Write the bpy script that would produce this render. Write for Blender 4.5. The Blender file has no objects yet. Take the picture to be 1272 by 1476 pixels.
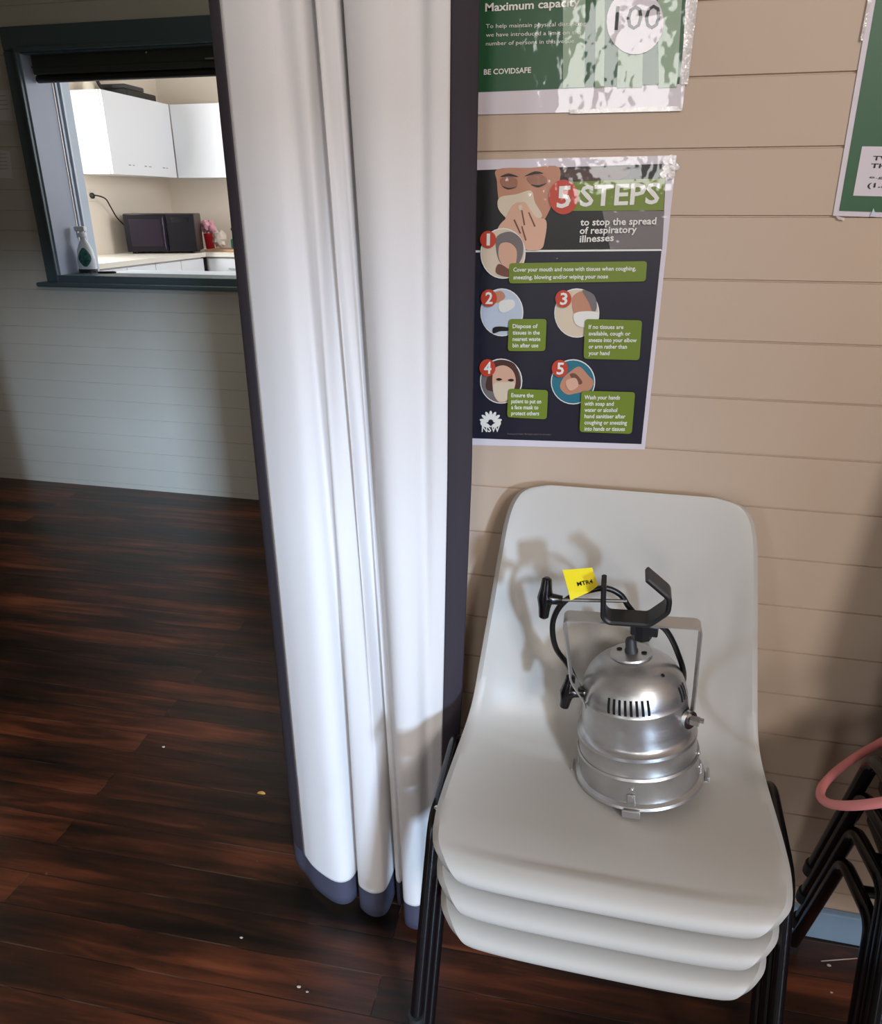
import bpy, bmesh, math, random
from mathutils import Vector, Matrix, noise
random.seed(7)
S = bpy.context.scene
COL = S.collection
PI = math.pi

# ------------------------------------------------------------------ camera
CAM_H, TILT, YAW, FPX = 1.40, math.radians(22.3), math.radians(12.8), 1070.0
cd = bpy.data.cameras.new('camera'); cam = bpy.data.objects.new('camera', cd); COL.objects.link(cam)
cam.location = (0, 0, CAM_H); cam.rotation_euler = (PI/2 - TILT, 0, YAW)
cd.sensor_fit = 'VERTICAL'; cd.sensor_height = 36.0; cd.lens = 36.0*FPX/1476.0; cd.clip_start = 0.02
S.camera = cam
S.view_settings.view_transform = 'Standard'; S.view_settings.look = 'None'
S.view_settings.gamma = 1; S.view_settings.use_curve_mapping = False
S.view_settings.exposure = 0.0

# ------------------------------------------------------------------ world and lights
w = bpy.data.worlds.new('world'); S.world = w; w.use_nodes = True
w.node_tree.nodes['Background'].inputs[0].default_value = (0.80, 0.88, 1.0, 1)
w.node_tree.nodes['Background'].inputs[1].default_value = 0.6

def area(name, loc, target, sx, sy, power, col, spread=PI):
    l = bpy.data.lights.new(name, 'AREA'); l.shape = 'RECTANGLE'; l.size = sx; l.size_y = sy
    l.energy = power; l.color = col; l.spread = spread
    o = bpy.data.objects.new(name, l); COL.objects.link(o); o.location = loc
    d = Vector(target) - Vector(loc)
    o.rotation_euler = d.to_track_quat('-Z', 'Y').to_euler()
    return o
# daylight through the hall's windows and doors behind the camera, plus a passage fill
area('daylight_sky_through_door', (13.2, -19.6, 4.6), (2.6, -3.9, 1.5), 2.7, 2.0, 7700, (0.54, 0.74, 1.0))
area('daylight_high_window', (2.75, -3.90, 3.75), (1.2, 0, 1.3), 1.3, 1.0, 150, (1.0, 0.93, 0.89))
area('daylight_middle_window', (-0.05, -3.95, 2.25), (-0.05, 0, 2.1), 0.75, 1.3, 34, (1.0, 0.98, 0.95))
area('daylight_left_door', (-2.55, -3.95, 1.05), (-2.3, 0, 0.75), 0.9, 1.9, 22, (0.90, 0.94, 1.0))
area('passage_fill_light', (0.17, 2.35, 2.15), (-2.2, 3.0, 1.9), 0.8, 1.0, 8.5, (0.97, 0.97, 0.84))  # added fill lamp to brighten the hatch wall; no window is built here
# daylight through the kitchen's left window, then an area lamp opposite it
area('daylight_kitchen_window', (-3.43, 4.02, 1.75), (-2.0, 4.5, 1.7), 0.55, 0.9, 32, (0.97, 0.98, 1.0))
area('kitchen_far_light', (-1.05, 4.55, 1.75), (-3.4, 4.9, 1.5), 1.0, 0.9, 24, (0.86, 0.91, 1.0))  # unseen area lamp in front of the solid right wall, lights the cupboards

# ------------------------------------------------------------------ helpers
CF = Vector((-math.sin(YAW)*math.cos(TILT), math.cos(YAW)*math.cos(TILT), -math.sin(TILT)))
CR = Vector((math.cos(YAW), math.sin(YAW), 0)); CU = CR.cross(CF)
def onwall(px, py, Y):
    d = CF + CR*((px-636)/FPX) + CU*((738-py)/FPX); t = Y/d.y
    return Vector((d.x*t, Y, CAM_H + d.z*t))

def srgb(r, g, b):
    f = lambda c: (c/255/12.92) if c <= 10.3 else ((c/255+0.055)/1.055)**2.4
    return (f(r), f(g), f(b), 1)

def mat(name, col, rough=0.5, metal=0.0, coat=0.0, spec=0.5, bump=0.0, bscale=60, var=0.0, vscale=8, coat_bump=False, sheen=0, alpha=None, aniso=0):
    m = bpy.data.materials.new(name); m.use_nodes = True
    nt = m.node_tree; b = nt.nodes['Principled BSDF']
    b.inputs['Base Color'].default_value = col; b.inputs['Roughness'].default_value = rough
    b.inputs['Metallic'].default_value = metal; b.inputs['Specular IOR Level'].default_value = spec
    if coat: b.inputs['Coat Weight'].default_value = coat; b.inputs['Coat Roughness'].default_value = 0.06
    if sheen: b.inputs['Sheen Weight'].default_value = sheen
    if alpha is not None: b.inputs['Alpha'].default_value = alpha
    if var or bump:
        tc = nt.nodes.new('ShaderNodeTexCoord')
    if var:
        n = nt.nodes.new('ShaderNodeTexNoise'); n.inputs['Scale'].default_value = vscale; n.inputs['Detail'].default_value = 5
        nt.links.new(tc.outputs['Object'], n.inputs['Vector'])
        mr = nt.nodes.new('ShaderNodeMapRange'); mr.inputs[1].default_value = .3; mr.inputs[2].default_value = .7
        mr.inputs[3].default_value = 1-var; mr.inputs[4].default_value = 1+var
        nt.links.new(n.outputs['Fac'], mr.inputs[0])
        hs = nt.nodes.new('ShaderNodeHueSaturation'); hs.inputs['Color'].default_value = col
        nt.links.new(mr.outputs[0], hs.inputs['Value']); nt.links.new(hs.outputs[0], b.inputs['Base Color'])
    if bump:
        n2 = nt.nodes.new('ShaderNodeTexNoise'); n2.inputs['Scale'].default_value = bscale; n2.inputs['Detail'].default_value = 3
        nt.links.new(tc.outputs['Object'], n2.inputs['Vector'])
        bp = nt.nodes.new('ShaderNodeBump'); bp.inputs['Strength'].default_value = bump; bp.inputs['Distance'].default_value = 0.01
        nt.links.new(n2.outputs['Fac'], bp.inputs['Height'])
        nt.links.new(bp.outputs[0], b.inputs['Coat Normal' if coat_bump else 'Normal'])
    return m

class MB:
    """collects shapes into one bmesh; build() links them as one object"""
    def __init__(s): s.bm = bmesh.new(); s.mi = 0
    def quad_faces(s, rings, close_u=True, cap=True):
        vs = [[s.bm.verts.new(p) for p in r] for r in rings]
        n = len(vs[0])
        for a, b in zip(vs, vs[1:]):
            for i in range(n if close_u else n-1):
                j = (i+1) % n
                f = s.bm.faces.new((a[i], a[j], b[j], b[i])); f.material_index = s.mi; f.smooth = True
        if cap and close_u:
            for r in (vs[0][::-1], vs[-1]):
                f = s.bm.faces.new(r); f.material_index = s.mi
        return vs
    def box(s, x0, x1, y0, y1, z0, z1, bevel=0.0, M=None):
        ps = [Vector((x, y, z)) for x in (x0, x1) for y in (y0, y1) for z in (z0, z1)]
        if M: ps = [M @ p for p in ps]
        v = [s.bm.verts.new(p) for p in ps]
        fs = []
        for q in ((0,1,3,2),(4,6,7,5),(0,4,5,1),(2,3,7,6),(0,2,6,4),(1,5,7,3)):
            f = s.bm.faces.new([v[i] for i in q]); f.material_index = s.mi; fs.append(f)
        if bevel:
            es = list({e for f in fs for e in f.edges})
            r = bmesh.ops.bevel(s.bm, geom=es, offset=bevel, segments=2, affect='EDGES', profile=0.5)
            for f in r['faces']: f.material_index = s.mi; f.smooth = True
        return s
    def tube(s, pts, r, n=12, closed=False, cap=True):
        P = [Vector(p) for p in pts]; m = len(P); rings = []
        rs = r if isinstance(r, (list, tuple)) else [r]*m
        up = None
        for i in range(m):
            if closed: t = (P[(i+1) % m]-P[i-1]).normalized()
            else: t = (P[min(i+1, m-1)]-P[max(i-1, 0)]).normalized()
            if up is None:
                up = Vector((0, 0, 1)) if abs(t.z) < .9 else Vector((1, 0, 0))
            up = (up - t*up.dot(t)).normalized(); sd = t.cross(up)
            rings.append([P[i] + (up*math.cos(a)+sd*math.sin(a))*rs[i] for a in [2*PI*k/n for k in range(n)]])
        if closed: rings.append(rings[0]); 
        s.quad_faces(rings, cap=cap and not closed)
        if closed: bmesh.ops.remove_doubles(s.bm, verts=s.bm.verts, dist=1e-6)
        return s
    def strap(s, pts, wvec, th):
        """flat bar of width wvec swept along pts, thickness th"""
        P = [Vector(p) for p in pts]; W = Vector(wvec); rings = []
        for i in range(len(P)):
            t = (P[min(i+1, len(P)-1)]-P[max(i-1, 0)]).normalized()
            nrm = t.cross(W).normalized()*th/2; b = 0.12
            rings.append([P[i]+W/2*(1-b)+nrm, P[i]+W/2+nrm*.3, P[i]+W/2-nrm*.3, P[i]+W/2*(1-b)-nrm, P[i]-W/2*(1-b)-nrm, P[i]-W/2-nrm*.3, P[i]-W/2+nrm*.3, P[i]-W/2*(1-b)+nrm])
        s.quad_faces(rings)
        for f in s.bm.faces: f.smooth = False
        return s
    def lathe(s, prof, n=48, M=None, cap=False):
        rings = []
        for (r, z) in prof:
            ring = [Vector((r*math.cos(2*PI*k/n), r*math.sin(2*PI*k/n), z)) for k in range(n)]
            if M: ring = [M @ p for p in ring]
            rings.append(ring)
        s.quad_faces(rings, cap=cap); return s
    def cyl(s, a, b, r, n=16): return s.tube([a, b], r, n)
    def poly(s, pts):
        f = s.bm.faces.new([s.bm.verts.new(Vector(p)) for p in pts]); f.material_index = s.mi; return s
    def blob(s, c, rx, ry, rz, n=12, jit=0, seed=0):
        c = Vector(c); rings = []
        for i in range(1, n):
            th = PI*i/n
            rings.append([Vector((rx*math.sin(th)*math.cos(2*PI*k/(2*n)), ry*math.sin(th)*math.sin(2*PI*k/(2*n)), rz*math.cos(th)))*(1+jit*noise.noise(Vector((i*.9+seed, math.cos(2*PI*k/(2*n))*2, math.sin(2*PI*k/(2*n))*2))))+c for k in range(2*n)])
        s.quad_faces(rings); return s
    def build(s, name, mats, parent=None, **props):
        bmesh.ops.recalc_face_normals(s.bm, faces=s.bm.faces)
        for e in s.bm.edges:
            if len(e.link_faces) == 2 and e.calc_face_angle(0) > .75: e.smooth = False
        me = bpy.data.meshes.new(name); s.bm.to_mesh(me); s.bm.free()
        for m in (mats if isinstance(mats, (list, tuple)) else [mats]): me.materials.append(m)
        o = bpy.data.objects.new(name, me); COL.objects.link(o)
        if parent is not None:
            o.parent = parent
        for k, v in props.items(): o[k] = v
        return o

def thing(name, label, cat, loc=(0, 0, 0), rz=0, group=None):
    o = bpy.data.objects.new(name, None); COL.objects.link(o); o.location = loc; o.rotation_euler = (0, 0, rz)
    o.empty_display_size = 0.05
    o['label'] = label; o['category'] = cat
    if group: o['group'] = group
    return o
def tag(o, label, cat, group=None):
    o['label'] = label; o['category'] = cat
    if group: o['group'] = group
    return o
def struct(mb, name, m):
    return mb.build(name, m, None, kind='structure')

def crom(pts, sub=8, closed=False):
    P = [Vector(p) for p in pts]; out = []; n = len(P)
    rng = range(n) if closed else range(n-1)
    for i in rng:
        if closed: a, b, c, d = P[i-1], P[i], P[(i+1) % n], P[(i+2) % n]
        else: a, b, c, d = P[max(i-1, 0)], P[i], P[i+1], P[min(i+2, n-1)]
        for k in range(sub):
            t = k/sub
            out.append(0.5*((2*b)+(c-a)*t+(2*a-5*b+4*c-d)*t*t+(3*b-a-3*c+d)*t**3))
    if not closed: out.append(P[-1])
    return out
def rounded(pts, r, seg=5):
    """polyline with filleted corners"""
    P = [Vector(p) for p in pts]; out = [P[0]]
    for i in range(1, len(P)-1):
        a = (P[i-1]-P[i]); c = (P[i+1]-P[i]); ra = min(r, a.length*.45, c.length*.45)
        A = P[i]+a.normalized()*ra; B = P[i]+c.normalized()*ra
        for k in range(seg+1):
            t = k/seg; out.append(A*(1-t)**2+P[i]*2*t*(1-t)+B*t*t)
    out.append(P[-1]); return out

# ------------------------------------------------------------------ materials
M_wall = mat('cream_painted_boards', srgb(198, 177, 157), 0.5, var=0.03, vscale=3)
M_wallF = mat('cream_painted_boards_far', srgb(202, 200, 190), 0.55, var=0.03, vscale=3)
M_ceil = mat('ceiling_white', srgb(215, 212, 205), 0.8)
M_skirt = mat('blue_grey_gloss_paint', srgb(140, 172, 205), 0.35)
M_teal = mat('dark_teal_paint', srgb(78, 96, 102), 0.4)
M_jamb = mat('grey_blue_paint', srgb(150, 158, 176), 0.4)
M_shutter = mat('dark_shutter', srgb(56, 62, 60), 0.45)
M_alu = mat('pale_aluminium_channel', srgb(190, 200, 214), 0.4, metal=0.2)
M_kwall = mat('kitchen_cream', srgb(228, 216, 200), 0.7)
M_white = mat('white_laminate', srgb(226, 228, 232), 0.35)
M_shadowgap = mat('shadow_gap_grey', srgb(150, 150, 150), 0.6)
M_bench = mat('cream_worktop', srgb(226, 220, 208), 0.3)
M_black = mat('black_plastic', srgb(22, 22, 24), 0.4)
M_blackgl = mat('black_gloss', srgb(18, 12, 20), 0.3, spec=.25)
M_curt = mat('off_white_block_out_fabric', srgb(224, 222, 222), 0.72, bump=0.12, bscale=900, sheen=.2)
M_trim = mat('charcoal_fabric_trim', srgb(50, 44, 52), 0.8, bump=0.1, bscale=800)
M_hem = mat('slate_fabric_hem', srgb(66, 66, 84), 0.8, bump=0.1, bscale=800)
M_shell = mat('pale_grey_polypropylene', srgb(188, 185, 179), 0.40, bump=0.06, bscale=1400, var=0.015, vscale=6)
M_tube = mat('black_enamelled_steel', srgb(14, 14, 17), 0.22)
M_seatb = mat('black_vinyl', srgb(24, 24, 25), 0.42)
M_pink = mat('pink_plastic', srgb(244, 150, 150), 0.38)
M_yellow = mat('yellow_card', srgb(244, 224, 22), 0.5)
M_steel = mat('bright_steel', srgb(200, 200, 200), 0.25, metal=1)
M_hole = mat('black_void', srgb(6, 6, 6), 0.9)
M_rubber = mat('grey_black_rubber', srgb(40, 42, 44), 0.5)
M_paperw = mat('white_paper', srgb(225, 222, 226), 0.5)

def metal_brushed():
    m = bpy.data.materials.new('spun_aluminium'); m.use_nodes = True; nt = m.node_tree; b = nt.nodes['Principled BSDF']
    b.inputs['Metallic'].default_value = 0.88; b.inputs['Roughness'].default_value = 0.3
    tc = nt.nodes.new('ShaderNodeTexCoord'); mp = nt.nodes.new('ShaderNodeMapping'); mp.inputs['Scale'].default_value = (12, 12, 700)
    n = nt.nodes.new('ShaderNodeTexNoise'); n.inputs['Scale'].default_value = 1.0
    nt.links.new(tc.outputs['Object'], mp.inputs[0]); nt.links.new(mp.outputs[0], n.inputs['Vector'])
    r = nt.nodes.new('ShaderNodeMapRange'); r.inputs[3].default_value = .27; r.inputs[4].default_value = .42
    nt.links.new(n.outputs['Fac'], r.inputs[0]); nt.links.new(r.outputs[0], b.inputs['Roughness'])
    n2 = nt.nodes.new('ShaderNodeTexNoise'); n2.inputs['Scale'].default_value = 22; n2.inputs['Detail'].default_value = 6
    nt.links.new(tc.outputs['Object'], n2.inputs['Vector'])
    cr = nt.nodes.new('ShaderNodeValToRGB'); cr.color_ramp.elements[0].color = srgb(168, 166, 164); cr.color_ramp.elements[1].color = srgb(212, 212, 212)
    nt.links.new(n2.outputs['Fac'], cr.inputs[0]); nt.links.new(cr.outputs[0], b.inputs['Base Color'])
    bp = nt.nodes.new('ShaderNodeBump'); bp.inputs['Strength'].default_value = .05; bp.inputs['Distance'].default_value = .002
    nt.links.new(n.outputs['Fac'], bp.inputs['Height']); nt.links.new(bp.outputs[0], b.inputs['Normal'])
    return m
M_spun = metal_brushed()

def floor_mat():
    m = bpy.data.materials.new('dark_stained_floorboards'); m.use_nodes = True; nt = m.node_tree; b = nt.nodes['Principled BSDF']; L = nt.links.new
    tc = nt.nodes.new('ShaderNodeTexCoord'); mp = nt.nodes.new('ShaderNodeMapping')
    mp.inputs['Rotation'].default_value = (0, 0, math.radians(-1.6)); mp.inputs['Location'].default_value = (.31, .013, 0)
    L(tc.outputs['Object'], mp.inputs[0])
    br = nt.nodes.new('ShaderNodeTexBrick'); br.inputs['Scale'].default_value = 1; br.inputs['Brick Width'].default_value = 2.3
    br.inputs['Row Height'].default_value = 0.0815; br.inputs['Mortar Size'].default_value = 0.0011; br.inputs['Mortar Smooth'].default_value = .3
    br.offset = 0.37; br.inputs['Bias'].default_value = 0
    br.inputs['Color1'].default_value = (0, 0, 0, 1); br.inputs['Color2'].default_value = (1, 1, 1, 1); br.inputs['Mortar'].default_value = (.5, .5, .5, 1)
    L(mp.outputs[0], br.inputs['Vector'])
    # grain
    sep = nt.nodes.new('ShaderNodeSeparateXYZ'); L(mp.outputs[0], sep.inputs[0])
    mul = nt.nodes.new('ShaderNodeVectorMath'); mul.operation = 'MULTIPLY'; mul.inputs[1].default_value = (2.2, 26, 1); L(mp.outputs[0], mul.inputs[0])
    add = nt.nodes.new('ShaderNodeVectorMath'); add.operation = 'ADD'; L(mul.outputs[0], add.inputs[0])
    sc = nt.nodes.new('ShaderNodeVectorMath'); sc.operation = 'SCALE'; sc.inputs['Scale'].default_value = 13.0; L(br.outputs['Color'], sc.inputs[0]); L(sc.outputs[0], add.inputs[1])
    n = nt.nodes.new('ShaderNodeTexNoise'); n.inputs['Scale'].default_value = 1.3; n.inputs['Detail'].default_value = 8; n.inputs['Roughness'].default_value = .62; n.inputs['Distortion'].default_value = .6
    L(add.outputs[0], n.inputs['Vector'])
    # broad patches
    mul2 = nt.nodes.new('ShaderNodeVectorMath'); mul2.operation = 'MULTIPLY'; mul2.inputs[1].default_value = (1.6, 7, 1); L(mp.outputs[0], mul2.inputs[0])
    n3 = nt.nodes.new('ShaderNodeTexNoise'); n3.inputs['Scale'].default_value = 1.1; n3.inputs['Detail'].default_value = 4; L(mul2.outputs[0], n3.inputs['Vector'])
    # factor = .45*grain + .25*board + .3*patch
    def mth(op, a, bb):
        q = nt.nodes.new('ShaderNodeMath'); q.operation = op
        for i, x in enumerate((a, bb)):
            if isinstance(x, (int, float)): q.inputs[i].default_value = x
            else: L(x, q.inputs[i])
        return q.outputs[0]
    bw = nt.nodes.new('ShaderNodeSeparateColor'); L(br.outputs['Color'], bw.inputs[0])
    fac = mth('ADD', mth('ADD', mth('MULTIPLY', n.outputs['Fac'], .55), mth('MULTIPLY', bw.outputs[0], .14)), mth('SUBTRACT', mth('MULTIPLY', n3.outputs['Fac'], .62), .10))
    cr = nt.nodes.new('ShaderNodeValToRGB'); e = cr.color_ramp.elements
    e[0].position = .33; e[0].color = srgb(17, 15, 12); e[1].position = .78; e[1].color = srgb(142, 80, 50)
    for pos, c in ((.45, srgb(40, 26, 19)), (.56, srgb(68, 38, 25)), (.66, srgb(106, 57, 36))):
        q = e.new(pos); q.color = c
    L(fac, cr.inputs[0])
    # pale scuffs / specks
    n4 = nt.nodes.new('ShaderNodeTexNoise'); n4.inputs['Scale'].default_value = 55; n4.inputs['Detail'].default_value = 2; L(mp.outputs[0], n4.inputs['Vector'])
    sp = nt.nodes.new('ShaderNodeMapRange'); sp.inputs[1].default_value = .77; sp.inputs[2].default_value = .80; L(n4.outputs['Fac'], sp.inputs[0])
    mx0 = nt.nodes.new('ShaderNodeMix'); mx0.data_type = 'RGBA'; mx0.inputs['B'].default_value = srgb(150, 125, 105)
    L(mth('MULTIPLY', sp.outputs[0], .7), mx0.inputs['Factor']); L(cr.outputs[0], mx0.inputs['A'])
    mx = nt.nodes.new('ShaderNodeMix'); mx.data_type = 'RGBA'
    L(br.outputs['Fac'], mx.inputs['Factor']); L(mx0.outputs['Result'], mx.inputs['A'])
    # dust in some seams
    n5 = nt.nodes.new('ShaderNodeTexNoise'); n5.inputs['Scale'].default_value = 3.1; L(mul2.outputs[0], n5.inputs['Vector'])
    dr = nt.nodes.new('ShaderNodeMapRange'); dr.inputs[1].default_value = .54; dr.inputs[2].default_value = .62; L(n5.outputs['Fac'], dr.inputs[0])
    mc = nt.nodes.new('ShaderNodeMix'); mc.data_type = 'RGBA'; mc.inputs['A'].default_value = srgb(20, 14, 11); mc.inputs['B'].default_value = srgb(96, 78, 66)
    L(dr.outputs[0], mc.inputs['Factor']); L(mc.outputs['Result'], mx.inputs['B'])
    L(mx.outputs['Result'], b.inputs['Base Color'])
    rr = nt.nodes.new('ShaderNodeMapRange'); rr.inputs[3].default_value = .24; rr.inputs[4].default_value = .44; L(n3.outputs['Fac'], rr.inputs[0]); L(rr.outputs[0], b.inputs['Roughness'])
    b.inputs['Specular IOR Level'].default_value = .45
    bp = nt.nodes.new('ShaderNodeBump'); bp.inputs['Strength'].default_value = .5; bp.inputs['Distance'].default_value = .0015
    L(mth('SUBTRACT', mth('MULTIPLY', n.outputs['Fac'], .35), br.outputs['Fac']), bp.inputs['Height']); L(bp.outputs[0], b.inputs['Normal'])
    return m
M_floor = floor_mat()

# ------------------------------------------------------------------ the setting
YP, YF = 1.247, 3.28
GR0, GRP = 0.0275, 0.0907       # first groove height and board pitch

def board_profile(y, z0, z1, sgn=-1):
    """(y,z) profile of a wall face with shadow grooves between boards; sgn=-1 faces -y"""
    pts = [(y, z0)]; z = GR0
    while z < z1-.004:
        if z > z0+.004:
            pts += [(y, z-.0018), (y-sgn*.0035, z-.0008), (y-sgn*.0035, z+.0008), (y, z+.0018)]
        z += GRP
    pts.append((y, z1)); return pts
def board_wall(name, x0, x1, y, th, z0, z1, m):
    mb = MB(); pr = board_profile(y, z0, z1)
    prof = pr + [(y+th, z1), (y+th, z0)]
    a = [mb.bm.verts.new((x0, p[0], p[1])) for p in prof]; b = [mb.bm.verts.new((x1, p[0], p[1])) for p in prof]
    n = len(prof)
    for i in range(n):
        j = (i+1) % n; mb.bm.faces.new((a[i], b[i], b[j], a[j]))
    mb.bm.faces.new(a); mb.bm.faces.new(b[::-1])
    return struct(mb, name, m)

struct(MB().box(-5.0, 4.2, -4.0, 3.6, -.05, 0), 'floor', M_floor)
board_wall('wall_posters', -0.45, 4.2, YP, .11, 0, 4.6, M_wall)
board_wall('wall_posters_left', -5.0, -1.62, YP, .11, 0, 4.6, M_wall)
board_wall('wall_posters_above_opening', -1.62, -0.45, YP, .11, 1.78, 4.6, M_wall)  # unseen header, set low to keep light off the upper far wall
# far wall with the serving hatch (hole x -2.645..-1.2, z 1.05..2.035)
HX0, HX1, HZ0, HZ1 = -2.645, -1.20, 1.055, 2.035
board_wall('wall_far_below', HX0, HX1, YF, .15, 0, HZ0, M_wallF)
board_wall('wall_far_above', HX0, HX1, YF, .15, HZ1, 2.9, M_wallF)
board_wall('wall_far_left', -5.0, HX0, YF, .15, 0, 2.9, M_wallF)
board_wall('wall_far_right', HX1, 0.2, YF, .15, 0, 2.9, M_wallF)
struct(MB().box(-5.1, -5.0, -4.0, 3.43, 0, 4.6), 'wall_left', M_wallF)
struct(MB().box(4.2, 4.3, -4.0, YP, 0, 4.6), 'wall_right', M_wall)
struct(MB().box(0.2, 0.3, YP+.11, 3.43, 0, 2.9), 'wall_passage_right', M_wallF)
struct(MB().box(-5.0, 0.3, YP+.11, 3.43, 2.9, 3.0), 'ceiling_passage', M_ceil)
struct(MB().box(-5.1, 4.3, -4.1, YP+.11, 4.6, 4.7), 'ceiling', M_ceil)
# back wall, with openings where the windows are
mb = MB()
for (x0, x1, z0, z1) in ((-5.1, -3.05, 0, 4.6), (-3.05, -2.05, 2.05, 4.6), (-2.05, -.45, 0, 4.6), (-.45, .35, 0, 1.55), (-.45, .35, 2.95, 4.6), (.35, 2.15, 0, 4.6), (2.15, 2.35, 0, 3.2), (2.35, 3.25, 2.05, 3.2), (3.25, 3.35, 0, 3.2), (2.15, 3.35, 4.3, 4.6), (3.35, 4.3, 0, 4.6)):
    mb.box(x0, x1, -4.1, -4.0, z0, z1)
struct(mb, 'wall_back', M_wall)
mb = MB()
for (x0, x1, z0, z1) in ((2.12, 3.38, 3.17, 3.22), (2.12, 3.38, 4.28, 4.33), (2.12, 2.17, 3.17, 4.33), (3.33, 3.38, 3.17, 4.33)): mb.box(x0, x1, -4.0, -3.97, z0, z1)
struct(mb, 'window_1', M_teal)
mb = MB()
for (x0, x1, z0, z1) in ((-.50, .40, 1.50, 1.56), (-.50, .40, 2.94, 3.0), (-.50, -.44, 1.50, 3.0), (.34, .40, 1.50, 3.0)): mb.box(x0, x1, -4.0, -3.97, z0, z1)
struct(mb, 'window_2', M_teal)
mb = MB()
for (x0, x1, z0, z1) in ((-3.12, -3.04, 0, 2.12), (-2.06, -1.98, 0, 2.12), (-3.12, -1.98, 2.04, 2.12)): mb.box(x0, x1, -4.0, -3.97, z0, z1)
struct(mb, 'door_1', M_teal)
mb = MB()
for (x0, x1, z0, z1) in ((2.28, 2.36, 0, 2.12), (3.24, 3.32, 0, 2.12), (2.28, 3.32, 2.04, 2.12)): mb.box(x0, x1, -4.0, -3.97, z0, z1)
struct(mb, 'door_2', M_teal)

struct(MB().box(-.45, 4.2, YP-.016, YP, 0, .075, .004), 'baseboard_right', M_skirt)
struct(MB().box(-.47, -.45, YP-.01, YP+.12, 0, 1.78), 'trim_1', M_teal)

# hatch joinery
mb = MB()
mb.box(-2.712, HX0, YF-.022, YF, 1.066, 2.034, .004)                    # left casing
mb.box(-2.652, -2.640, YF-.034, YF-.018, 1.06, 2.05, .003)             # bead
mb.box(-2.712, -1.13, YF-.022, YF, 2.035, 2.125, .004)               # head casing
mb.box(-2.645, -1.2, YF-.036, YF-.018, 2.028, 2.045, .003)
mb.box(HX1, -1.13, YF-.022, YF, 1.066, 2.034, .004)
struct(mb, 'trim_hatch', M_teal)
struct(MB().box(HX0, HX0+.012, YF-.015, YF+.165, HZ0+.03, HZ1, .002), 'trim_hatch_jamb', M_jamb)
struct(MB().box(HX0+.012, HX1, YF-.015, YF+.03, HZ1-.012, HZ1), 'trim_hatch_head', M_teal)
mb = MB(); mb.box(-2.735, -1.10, YF-.075, YF+.0, 1.046, 1.066, .006); mb.box(HX0, HX1, YF-.03, YF+.15, 1.055, 1.098, .004)
struct(mb, 'trim_hatch_sill', M_teal)

# roller shutter parked in the head of the hatch
sh = thing('roller_shutter', 'dark roller shutter rolled up at the top of the kitchen serving hatch', 'shutter', (-1.92, YF+.06, 1.93))
mb = MB(); mb.box(-.70, .70, -.03, .02, .018, .10, .006)
mb.box(-.70, .70, -.035, -.028, .045, .05); mb.build('shutter_curtain', M_shutter, sh)
MB().tube([(-.70, -.005, .004), (.70, -.005, .004)], .016, 12).build('bottom_rail', mat('rail_dark', srgb(30, 28, 28), .4), sh)
MB().box(.155, .30, -.046, -.036, .045, .052, .001).build('pull_handle', M_steel, sh, label='thin silver pull handle')
MB().blob((-.125, -.031, .085), .005, .003, .007, 6).build('fixing_screw', M_steel, sh)
gd = thing('shutter_guide', 'pale metal shutter guide channel standing inside the left of the kitchen hatch', 'shutter guide', (-2.62, YF+.165, 1.098))
mb = MB(); mb.box(-.012, .0, .0, .018, 0, .86, .002); mb.box(-.012, .012, .018, .030, 0, .86, .002)
mb.build('channel', M_alu, gd)
MB().box(-.012, .0, .034, .10, 0, .86, .003).build('side_strip', mat('strip_blue_white', srgb(176, 188, 202), .45), gd)
MB().box(.001, .012, .001, .017, .17, .20, .002).build('stop_block', mat('stop_grey', srgb(90, 96, 112), .5), gd)

# kitchen shell
KX, KY = -3.47, 5.69
struct(MB().box(KX-.1, KX, 3.43, KY+.1, 0, 2.75), 'wall_kitchen_left', M_kwall)
struct(MB().box(KX, -.7, KY, KY+.1, 0, 2.75), 'wall_kitchen_back', M_kwall)
struct(MB().box(-1.0, -.9, 3.43, KY, 0, 2.75), 'wall_kitchen_right', M_kwall)
struct(MB().box(KX-.1, -.7, 3.43, KY+.1, 2.75, 2.85), 'ceiling_kitchen', M_ceil)
struct(MB().box(KX-.1, -.7, 3.6, KY+.1, .15, .2), 'floor_kitchen', mat('kitchen_vinyl', srgb(150, 145, 135), .5))
mb = MB()
for (y0, y1, z0, z1) in ((3.70, 3.74, 1.25, 2.25), (4.30, 4.34, 1.25, 2.25), (3.70, 4.34, 1.25, 1.29), (3.70, 4.34, 2.21, 2.25)): mb.box(KX, KX+.02, y0, y1, z0, z1)
struct(mb, 'window_3', M_white)

# ------------------------------------------------------------------ kitchen furniture
def cabinet_upper_left():
    t = thing('wall_cabinet', 'white wall cupboard nearest the hatch with its plain end panel facing out', 'cupboard', (-3.335, 5.0, 1.60))
    MB().box(-.133, .115, -.38, .378, 0, .475, .002).build('body', M_white, t)
    MB().box(.118, .135, -.378, .376, 0, .475, .002).build('door', M_white, t)
    ms = mat('scuff_grey', srgb(158, 156, 160), .7)
    for y, wd in ((-.20, .025), (-.155, .02), (-.02, .025), (.03, .03), (.20, .03), (.245, .02)):
        MB().box(.1352, .1358, y, y+wd, .056, .062+random.random()*.003).build('scuff_mark', ms, t, label='faint grey scuff on the bottom of the door')
    return t
cabinet_upper_left()
t = thing('wall_cabinet', 'white wall cupboard on the kitchen back wall, beside the curtain edge', 'cupboard', (-2.6, 5.53, 1.60))
MB().box(-.598, .30, -.13, .158, 0, .475, .002).build('body', M_white, t)
MB().box(-.596, -.15, -.15, -.132, 0, .475, .002).build('door', M_white, t)
MB().box(-.145, .30, -.15, -.132, 0, .475, .002).build('door', M_white, t)

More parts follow.
